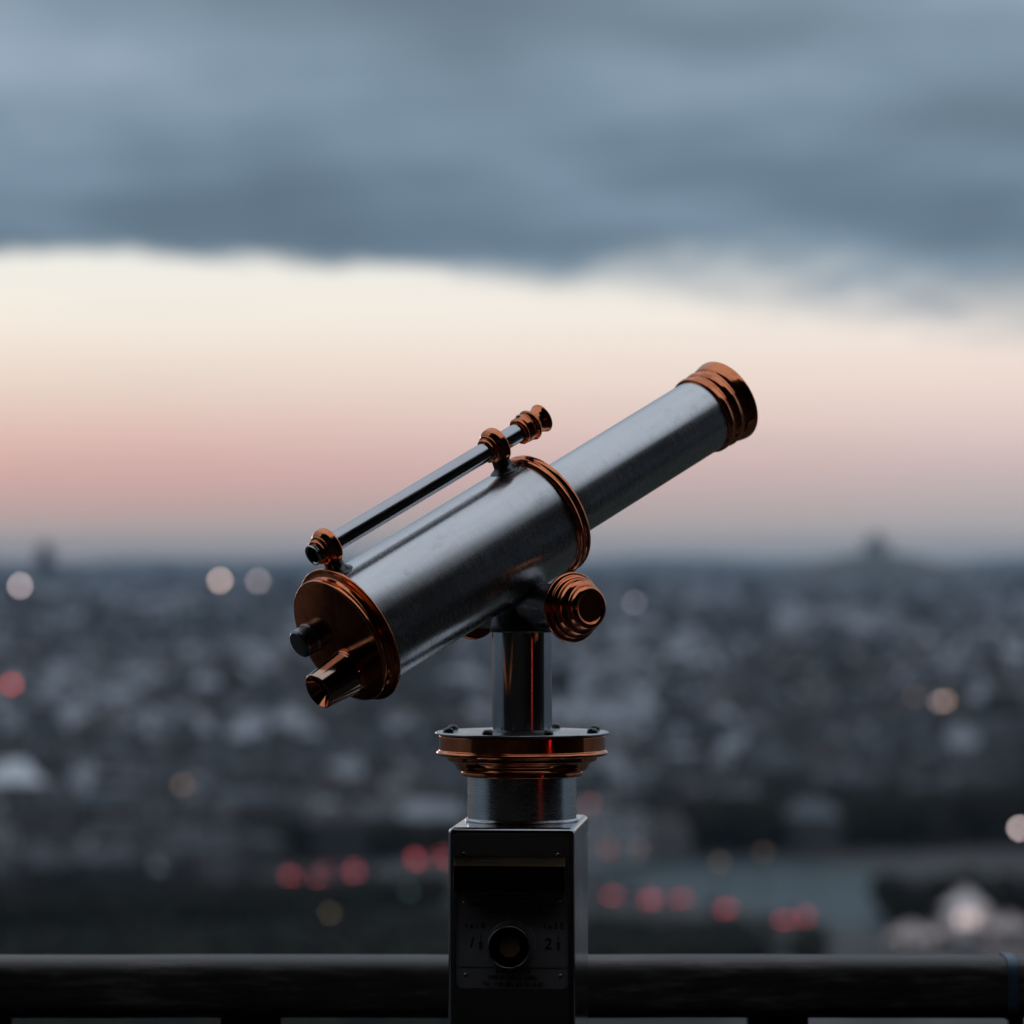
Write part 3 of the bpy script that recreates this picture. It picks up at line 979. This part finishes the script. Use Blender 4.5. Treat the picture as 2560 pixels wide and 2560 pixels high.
for (xx, yy, an) in cands:
    pxx, pyy = to_px(Vector((xx, yy, GZ + 15)))
    hidden = 1090 < pxx < 1490 and pyy > 2050
    if vis < 300 and -40 < pxx < 2600 and not hidden:
        o = bpy.data.objects.new('apartment_block', crn.choice(protos))
        COL.objects.link(o)
        o.location = (xx, yy, GZ); o.rotation_euler = (0, 0, an)
        o.scale = (1, 1, crn.uniform(0.85, 1.2) * (0.62 if yy < 680 else 1.0))
        tag(o, LABELS[0], 'building', LABELS[1])
        vis += 1
    else:
        hgt = crn.uniform(5, 13) * (1.0 if crn.random() > 0.03 else 1.8) * (1.0 if yy < 2200 else 1.3)
        tone = math.sin(xx * 0.035 + 1.1 * math.sin(yy * 0.006)) + math.sin(yy * 0.021 + xx * 0.012) + crn.uniform(-0.8, 0.8)
        wsel = crn.choice((3, 1, 3, 1) if tone < -0.55 else ((2, 0, 0, 2) if tone > 0.9 else (0, 1, 3, 3, 1, 2)))
        rsel = crn.choice((2, 2, 0, 4) if tone < -0.55 else ((3, 3, 1, 3) if tone > 0.9 else (0, 0, 1, 2, 4, 1)))
        if crn.random() < 0.09:
            wsel, rsel = 2, 3
        v, f, mi = house_geo(crn.uniform(6, 14) * (1.0 if yy < 2200 else 1.7), crn.uniform(5.5, 9) * (1.0 if yy < 2200 else 1.5), hgt, crn.uniform(1.2, 2.4), crn.uniform(2.5, 4.5),
                             wsel, 4 + rsel)
        ca, sa = math.cos(an), math.sin(an)
        s = len(SV)
        SV += [(xx + p[0] * ca - p[1] * sa, yy + p[0] * sa + p[1] * ca, GZ + p[2]) for p in v]
        SF_ += [tuple(i + s for i in q_) for q_ in f]
        SM += mi
me = bpy.data.meshes.new('city_buildings')
me.from_pydata(SV, [], SF_)
for m in BM: me.materials.append(m)
me.polygons.foreach_set('material_index', SM)
tag(link('city_buildings', me, None, angle=None), 'mass of grey roofs of the city reaching the horizon', 'city', kind='stuff')

# --- trees (masses along the river and in the park) -----------------------------
LEAF = [pmat('leaves', c, 0.8, build=(lambda c: lambda nt, b: nt.links.new(mixc(nt, noise(nt, objco(nt), 0.5, 2.0), tuple(x * 0.6 for x in c), tuple(x * 1.3 for x in c)), b.inputs['Base Color']))(c))
        for c in ((0.016, 0.020, 0.009), (0.024, 0.025, 0.012), (0.028, 0.021, 0.011))]
BARK = pmat('bark', (0.06, 0.05, 0.04), 0.9)
trn = random.Random(31)
TV, TF_, TM = [], [], []


def add_tree(x, y, h, rad, mi):
    s = len(TV)
    n = 6
    for z, r in ((0, 0.42), (h * 0.4, 0.28), (h * 0.75, 0.08)):
        TV.extend((x + r * math.cos(2 * math.pi * k / n), y + r * math.sin(2 * math.pi * k / n), GZ + z) for k in range(n))
    for lv in (0, n):
        for k in range(n):
            TF_.append((s + lv + k, s + lv + (k + 1) % n, s + lv + n + (k + 1) % n, s + lv + n + k)); TM.append(3)
    lobes = [(Vector((trn.uniform(-.45, .45) * rad, trn.uniform(-.45, .45) * rad, h * trn.uniform(0.45, 0.82))), rad * trn.uniform(0.45, 0.7)) for _ in range(6)]
    for c, r in lobes:
        for _ in range(22):
            d = Vector((trn.gauss(0, 1), trn.gauss(0, 1), trn.gauss(0, 1))).normalized() * r * trn.uniform(0.6, 1.08)
            p = c + d + Vector((x, y, GZ))
            u = Vector((trn.gauss(0, 1), trn.gauss(0, 1), trn.gauss(0, 1))).normalized()
            w = u.cross(Vector((trn.gauss(0, 1), trn.gauss(0, 1), trn.gauss(0, 1)))).normalized()
            sz = trn.uniform(0.4, 0.9)
            s = len(TV)
            TV.extend([tuple(p + u * sz), tuple(p + w * sz * 0.7), tuple(p - u * sz), tuple(p - w * sz * 0.7)])
            TF_.append((s, s + 1, s + 2, s + 3)); TM.append(mi)


for poly, (h0, h1) in zip(BELT_W, BELT_H):
    xs_ = [p[0] for p in poly]; ys_ = [p[1] for p in poly]
    area = (max(xs_) - min(xs_)) * (max(ys_) - min(ys_))
    for _ in range(int(area / (8 if h1 > 4.5 else 3.2))):
        x, y = trn.uniform(min(xs_), max(xs_)), trn.uniform(min(ys_), max(ys_))
        if inside(poly, x, y):
            add_tree(x, y, trn.uniform(h0, h1), trn.uniform(0.30, 0.42) * h1, trn.randrange(3))
for (xx, yy, an) in cands[:9000:8]:
    add_tree(xx + 8, yy + 6, trn.uniform(5, 9), trn.uniform(2, 3.4), trn.randrange(3))
me = bpy.data.meshes.new('riverside_trees')
me.from_pydata(TV, [], TF_)
for m in LEAF + [BARK]: me.materials.append(m)
me.polygons.foreach_set('material_index', TM)
tag(link('riverside_trees', me, None, angle=None), 'dark masses of trees along the river and in the park', 'trees', kind='stuff')

# --- landmark buildings ------------------------------------------------------------
HILLM = pmat('hill_ground', (0.10, 0.105, 0.10), 0.9, build=f_roof((0.10, 0.105, 0.10)))
hc = at_depth(2190, 1390, 5200)
hv, hf = [], []
NR, NS = 14, 48
for i in range(NR + 1):
    rr_ = i / NR
    for k in range(NS):
        a = 2 * math.pi * k / NS
        hz = 63 * (0.5 + 0.5 * math.cos(math.pi * rr_)) ** 1.3
        hv.append((hc.x + 330 * rr_ * math.cos(a), hc.y + 330 * rr_ * math.sin(a), GZ - 0.4 + hz + 1.5 * math.sin(3 * a + 5 * rr_) * rr_ * (1 - rr_)))
for i in range(NR):
    for k in range(NS):
        hf.append((i * NS + k, i * NS + (k + 1) % NS, (i + 1) * NS + (k + 1) % NS, (i + 1) * NS + k))
me = bpy.data.meshes.new('hill'); me.from_pydata(hv, [], hf)
tag(link('hill', me, HILLM, angle=60), kind='structure')

RIDGE = pmat('far_ridge_ground', (0.07, 0.085, 0.08), 0.9, build=f_roof((0.07, 0.085, 0.08)))
rv, rf = [], []
for k in range(121):
    a = R(30 + k)
    hh = 46 + 7 * math.sin(k * 0.9) + 5 * math.sin(k * 2.3 + 1) + 2 * math.sin(k * 5.1)
    for rad_, zz_ in ((9600, 0.0), (10600, 0.75 * hh), (11600, hh), (13000, 0.3 * hh)):
        rv.append((rad_ * math.cos(a), rad_ * math.sin(a), GZ - 0.3 + zz_))
for k in range(120):
    for i in range(3):
        rf.append((k * 4 + i, k * 4 + i + 1, k * 4 + i + 5, k * 4 + i + 4))
me = bpy.data.meshes.new('hills'); me.from_pydata(rv, [], rf)
tag(link('hills', me, RIDGE, angle=60), kind='structure')

STONE = pmat('pale_stone', (0.36, 0.35, 0.34), 0.8, build=f_roof((0.36, 0.35, 0.34)))
bz = GZ + 61.5
bas = empty('basilica', (hc.x, hc.y, bz))
tag(bas, 'domed basilica on the hill at the horizon on the right', 'church')
BT = lambda x, y, z=0: T(hc.x + x * 1.05, hc.y + y * 1.05, bz + z * 0.58) @ Matrix.Diagonal((1.05, 1.05, 0.58, 1))
box('nave', -16, 16, -26, 30, 0, 24, STONE, BT(0, 0), bas, 0.4)
box('portico', -11, 11, -33, -26, 0, 15, STONE, BT(0, 0), bas, 0.3)
dome = lambda r, h: [(r * 1000 * math.cos(t * math.pi / 2 / 8) ** 0.8, h * 1000 * math.sin(t * math.pi / 2 / 8)) for t in range(8)] + [(0, h * 1000)]
lathe('drum', [(9500, 20000), (9500, 36000)], STONE, BT(0, 0), bas, 24, 0)
lathe('main_dome', dome(9.8, 17), STONE, BT(0, 0, 36), bas, 24, 0, 50)
lathe('lantern', [(1800, 52000), (1800, 57000), (0, 62000)], STONE, BT(0, 0), bas, 12, 0)
for dx, dy in ((-12, -16), (12, -16), (-12, 16), (12, 16)):
    lathe('turret', [(4200, 20000), (4200, 29000)], STONE, BT(dx, dy), bas, 16, 0)
    lathe('small_dome', dome(4.4, 8), STONE, BT(dx, dy, 29), bas, 16, 0, 50)
box('bell_tower', -4.5, 4.5, 32, 41, 0, 44, STONE, BT(0, 0), bas, 0.3)

twp = at_depth(113, 1390, 4300)
tw = empty('tower_block', (twp.x, twp.y, GZ))
tag(tw, 'lone tall tower block poking above the horizon at far left', 'building')
box('shaft', -9, 9, -8, 8, 0, 66, WALLS[1], T(twp.x, twp.y, GZ), tw, 0.2)
box('crown', -7, 7, -6, 6, 66, 73, ROOFS[1], T(twp.x, twp.y, GZ), tw, 0.2)
box('mast', -0.5, 0.5, -0.5, 0.5, 73, 82, ROOFS[1], T(twp.x, twp.y, GZ), tw)

WHITE = pmat('white_sheet_roof', (0.78, 0.80, 0.84), 0.5, build=f_roof((0.74, 0.76, 0.80)))


def hall(name, label, px, py, L, W, H, rh, rot, roofm, wallm, cat='building'):
    p = g(px, py)
    M = T(p.x, p.y, GZ) @ Matrix.Rotation(rot, 4, 'Z')
    e = empty(name, (p.x, p.y, GZ))
    tag(e, label, cat)
    box('wall', -L / 2, L / 2, -W / 2, W / 2, 0, H, wallm, M, e)
    bm_ = bmesh.new()
    o_ = 0.6
    pts = [(-L / 2 - o_, -W / 2 - o_, H), (L / 2 + o_, -W / 2 - o_, H), (L / 2 + o_, W / 2 + o_, H), (-L / 2 - o_, W / 2 + o_, H), (-L / 2 + 3, 0, H + rh), (L / 2 - 3, 0, H + rh)]
    vs_ = [bm_.verts.new(q_) for q_ in pts]
    for q_ in ((0, 1, 5, 4), (2, 3, 4, 5), (1, 2, 5), (3, 0, 4), (3, 2, 1, 0)):
        bm_.faces.new([vs_[i] for i in q_])
    bmesh.ops.recalc_face_normals(bm_, faces=bm_.faces)
    link('roof', bm_mesh('roof', bm_), roofm, M, e, None)
    nwin = max(3, int(L / 3.2))
    wme = None
    for k in range(nwin):
        xw = -L / 2 + (k + 0.5) * L / nwin
        box('window', xw - 0.6, xw + 0.6, -W / 2 - 0.06, -W / 2 + 0.04, H * 0.45, H * 0.45 + 1.9, BLACK, M, e)
    return e


hall('exhibition_hall', 'bright white-roofed hall among the dark roofs at the left edge', 38, 2149, 9.5, 9, 15.0, 4.2, 0.25, WHITE, WALLS[0])
pav = hall('white_pavilion', 'pale pinkish pavilion near the handrail at lower right', 2412, 2336, 5.0, 4.5, 4, 3.4, 0.3,
     pmat('pink_white_render', (0.80, 0.70, 0.68), 0.6, build=f_roof((0.80, 0.70, 0.68))), pmat('pink_wall', (0.8, 0.7, 0.68), 0.7))
LITW = emat('lit_window', (1.0, 0.78, 0.74), 0.9)  # glow added to brighten the pavilion, taken for a lit carousel
for ch in [c for c in pav.children if c.name.startswith('window')]:
    ch.data.materials[0] = LITW
PINKW = pmat('rose_wall', (0.55, 0.44, 0.41), 0.7, build=f_roof((0.55, 0.44, 0.41)))
hall('garden_kiosk', 'small rosy kiosk left of the pale pavilion at lower right', 2275, 2392, 6, 5, 3, 2.2, -0.2, PINKW, PINKW)
hall('gate_lodge', 'low rosy lodge at the lower right edge above the handrail', 2520, 2388, 5, 5, 4, 2.2, 0.1, PINKW, PINKW)
hall('flower_stall', 'tiny rosy stall between the kiosk and the pale pavilion', 2345, 2372, 3.2, 3, 2.6, 1.6, 0.5, PINKW, PINKW)
hall('ticket_booth', 'tiny rosy booth right of the pale pavilion', 2470, 2360, 3.4, 3, 2.8, 1.8, -0.4, PINKW, PINKW)
hall('river_hall', 'pale-roofed hall just beyond the dark tree belt right of the telescope', 1735, 1905, 15, 10, 7, 3, 0.3, ROOFS[3], WALLS[1])
hall('market_hall', 'grey-roofed hall among the roofs right of the telescope column', 1660, 1790, 18, 13, 8, 4, -0.2, ROOFS[3], WALLS[0])

# --- cars with lit tail lights --------------------------------------------------------
CARP = [pmat('car_paint', c, 0.3, 0.2) for c in ((0.02, 0.02, 0.022), (0.25, 0.25, 0.26), (0.08, 0.02, 0.02), (0.03, 0.04, 0.07))]
GLASS = pmat('car_glass', (0.01, 0.011, 0.013), 0.08)
TYRE = pmat('tyre_rubber', (0.02, 0.02, 0.02), 0.85)
TAIL = emat('tail_light_red', (1.0, 0.13, 0.17), 3.5)
TAIL.cycles.emission_sampling = 'NONE'


def extrude_prof(name, prof_, w, mat):
    bm_ = bmesh.new()
    A_ = [bm_.verts.new((-w / 2, y, z)) for y, z in prof_]
    B_ = [bm_.verts.new((w / 2, y, z)) for y, z in prof_]
    n = len(prof_)
    for i in range(n):
        j = (i + 1) % n
        bm_.faces.new([A_[i], A_[j], B_[j], B_[i]])
    bm_.faces.new(A_); bm_.faces.new(B_[::-1])
    bmesh.ops.recalc_face_normals(bm_, faces=bm_.faces)
    bmesh.ops.bevel(bm_, geom=list(bm_.edges), offset=0.06, segments=1, affect='EDGES')
    return bm_mesh(name, bm_)


# y forward, rear at y = -2.1
body_me = extrude_prof('body', [(-2.1, 0.35), (-2.15, 0.62), (-2.08, 0.98), (-1.3, 1.02), (0.9, 0.98), (1.9, 0.82), (2.1, 0.6), (2.1, 0.35)], 1.76, None)
cab_me = extrude_prof('cabin', [(-1.75, 0.97), (-1.2, 1.46), (0.1, 1.48), (0.95, 0.96)], 1.52, None)
tl_bm = bmesh.new(); box_bm(tl_bm, -0.24, 0.24, -0.06, 0.06, -0.15, 0.15); tl_me = bm_mesh('tail_light', tl_bm)
wh_me = lathe_mesh('wheel', [(0, -0.1), (0.2, -0.1), (0.32, -0.09), (0.32, 0.09), (0.2, 0.1), (0, 0.1)], 14)
for m_, mm in ((tl_me, TAIL), (wh_me, TYRE), (cab_me, GLASS)): m_.materials.append(mm)
bodies = []
for c in CARP:
    b2 = body_me.copy(); b2.name = 'body'; b2.materials.append(c); bodies.append(b2)


def car(pos, heading, k, label, group):
    e = empty('car', pos)
    tag(e, label, 'car', group)
    M = T(*pos) @ Matrix.Rotation(heading, 4, 'Z')
    parts = [('body', bodies[k % 4], T()), ('cabin', cab_me, T())]
    parts += [('wheel', wh_me, T(sx * 0.8, sy, 0.32) @ Matrix.Rotation(R(90), 4, 'Y')) for sx in (-1, 1) for sy in (-1.3, 1.3)]
    parts += [('tail_light', tl_me, T(sx * 0.6, -2.13, 0.8)) for sx in (-1, 1)]
    for nm, me_, L_ in parts:
        o = bpy.data.objects.new(nm, me_)
        COL.objects.link(o)
        place(o, M @ L_, e)


def along(pts, k):
    i = min(int(k), len(pts) - 2)
    f_ = k - i
    p = pts[i].lerp(pts[i + 1], f_)
    d = pts[i + 1] - pts[i]
    return p, math.atan2(-d.x, d.y)


RA = [g(x, y, 0.03) for x, y in ROAD_A]
RB = [g(x, y, 0.04) for x, y in ROAD_B]


def lane(pos, hd, off):
    return pos + Vector((math.cos(hd) * off, math.sin(hd) * off, 0))


def queue(pts, rows, label, group):
    """rows of cars: (place along the road, lanes used); rows keep at least 5.6 m apart"""
    global ci
    cum = [0.0]
    for p0, p1 in zip(pts[:-1], pts[1:]):
        cum.append(cum[-1] + (p1 - p0).length)
    last = -1e9
    for k, lanes in rows:
        i_ = min(int(k), len(pts) - 2)
        dist = max(cum[i_] + (k - i_) * (cum[i_ + 1] - cum[i_]), last + 5.6)
        last = dist
        i_ = max(n for n in range(len(pts) - 1) if cum[n] <= dist)
        p, h_ = along(pts, i_ + min((dist - cum[i_]) / (cum[i_ + 1] - cum[i_]), 1.0))
        for ln in lanes:
            pos = lane(p, h_, (-4.8, -1.6, 1.6, 4.8)[ln] + crr.uniform(-.25, .25))
            car(pos, h_ + crr.uniform(-.03, .03), ci, label, group)
            ci += 1


crr = random.Random(9)
ci = 0
queue(RA, [(1.02, (1, 3)), (1.2, (0, 2)), (1.40, (1, 3)), (1.60, (0, 2)), (2.0, (1,))],
      'car with red tail lights left of the telescope post', 'cars queueing left of the post')
queue(RA, [(3.35, (2,)), (3.60, (1, 3)), (3.80, (0, 2)), (4.0, (1, 3))],
      'car with red tail lights against the left edge of the telescope post', 'cars close to the left edge of the post')
queue(RB, [(0.95, (1, 2)), (1.25, (3,)), (1.95, (1,)), (2.10, (2,)), (2.80, (0, 2)), (2.95, (1,)), (3.45, (0, 2)), (3.8, (1, 3)), (4.1, (0, 2)), (4.4, (1,))],
      'car with red tail lights on the road right of the telescope post', 'cars queueing right of the post')

# --- lit lamps ------------------------------------------------------------------------
lamp_cache = {}


def lit(colour, strength):
    key = (colour, round(strength, 2))
    if key not in lamp_cache:
        m = emat('lamp_glow', colour, strength)
        m.cycles.emission_sampling = 'NONE'
        lamp_cache[key] = m
    return lamp_cache[key]


def street_lamp(px, py, d, size_px, colour, strength, label, name='street_lamp'):
    px, py = px * 2560 / 1932, py * 2560 / 1932
    p = at_depth(px, py, d)
    r = size_px * 0.5 * d / FPX
    e = empty(name, (p.x, p.y, GZ))
    tag(e, label, 'lamp')
    h = p.z - GZ
    lathe('pole', [(260, 0), (260, 900), (150, 1100), (90, (h - r) * 1000)], RAILP, T(p.x, p.y, GZ), e, 12, 0)
    rm = r * 1000
    lathe('lamp_globe', [(0, -rm)] + [(rm * math.sin(math.pi * k / 10), -rm * math.cos(math.pi * k / 10)) for k in range(1, 10)] + [(0, rm)],
          lit(colour, strength), T(p.x, p.y, p.z), e, 20, 0, 80)
    lathe('lamp_cap', [(rm * 0.75, rm * 0.86), (rm * 0.6, rm * 1.04), (0, rm * 1.16)], RAILP, T(p.x, p.y, p.z), e, 16, 0)


WARM, PINK, AMB, RED, GOLD = (1.0, 0.72, 0.62), (1.0, 0.80, 0.80), (1.0, 0.62, 0.42), (1.0, 0.10, 0.07), (1.0, 0.80, 0.45)
street_lamp(38, 1105, 900, 11, PINK, 9.5, 'tall pinkish lamp just below the horizon at the far left edge', 'mast_lamp')
street_lamp(415, 1095, 900, 12, WARM, 9.0, 'bright warm lamp below the horizon left of the eyepiece, left one of two', 'mast_lamp')
street_lamp(487, 1096, 900, 12, PINK, 3.6, 'dimmer pale lamp below the horizon left of the eyepiece, right one of two', 'mast_lamp')
street_lamp(1197, 1137, 900, 13, (0.85, 0.85, 1.0), 1.5, 'pale lilac lamp just right of the copper knob', 'mast_lamp')
street_lamp(1783, 1322, 720, 12, AMB, 2.6, 'orange street lamp over the roofs at the right')
street_lamp(1772, 1324, 726, 11, PINK, 2.2, 'pale street lamp beside the orange one at the right')
street_lamp(1725, 1313, 735, 11, AMB, 0.6, 'very dim lamp left of the orange street lamp')
street_lamp(22, 1291, 640, 14, RED, 3.8, 'red lamp among the roofs at the left edge')
street_lamp(1923, 1562, 720, 12, PINK, 11.0, 'bright pinkish lamp at the right edge above the quay')
street_lamp(622, 1722, 560, 12, GOLD, 1.7, 'yellowish lamp in the dark park left of the post')
street_lamp(487, 1754, 545, 12, AMB, 0.8, 'faint amber lamp left of the yellowish park lamp')
street_lamp(272, 1776, 530, 12, AMB, 0.7, 'very faint amber lamp low at the left above the rail')
street_lamp(772, 1681, 580, 12, (0.6, 0.9, 0.75), 0.22, 'faint greenish lamp left of the telescope post')
street_lamp(1147, 1602, 640, 12, RED, 0.8, 'dim reddish lamp right of the post top')
street_lamp(1205, 1602, 640, 12, AMB, 0.45, 'very dim amber lamp right of the post, second from it')
street_lamp(1357, 1626, 620, 12, AMB, 0.55, 'very dim amber lamp in the dark bank right of the post, third from it')
street_lamp(1440, 1607, 640, 12, AMB, 0.4, 'very dim amber lamp in the dark bank, farthest from the post')
street_lamp(345, 1480, 640, 14, AMB, 0.8, 'dull orange lamp among the roofs at mid left')
street_lamp(1113, 1516, 640, 14, (1.0, 0.3, 0.22), 0.8, 'dull red lamp just right of the copper turntable')

# ================================================================ haze
hz = bpy.data.materials.new('haze_air')
hz.use_nodes = True
ht = hz.node_tree
ht.nodes.clear()
pv = nd(ht, 'ShaderNodeVolumePrincipled')
pv.inputs['Color'].default_value = (0.46, 0.63, 0.84, 1)
pv.inputs['Density'].default_value = 5.2e-5
pv.inputs['Anisotropy'].default_value = 0.2
ho = nd(ht, 'ShaderNodeOutputMaterial')
ht.links.new(pv.outputs[0], ho.inputs['Volume'])
ho_b = box('haze', -15000, 15000, -15000, 15000, GZ - 1.5, 50.0, hz)
tag(ho_b, 'thin evening haze over the city', 'haze', kind='stuff')
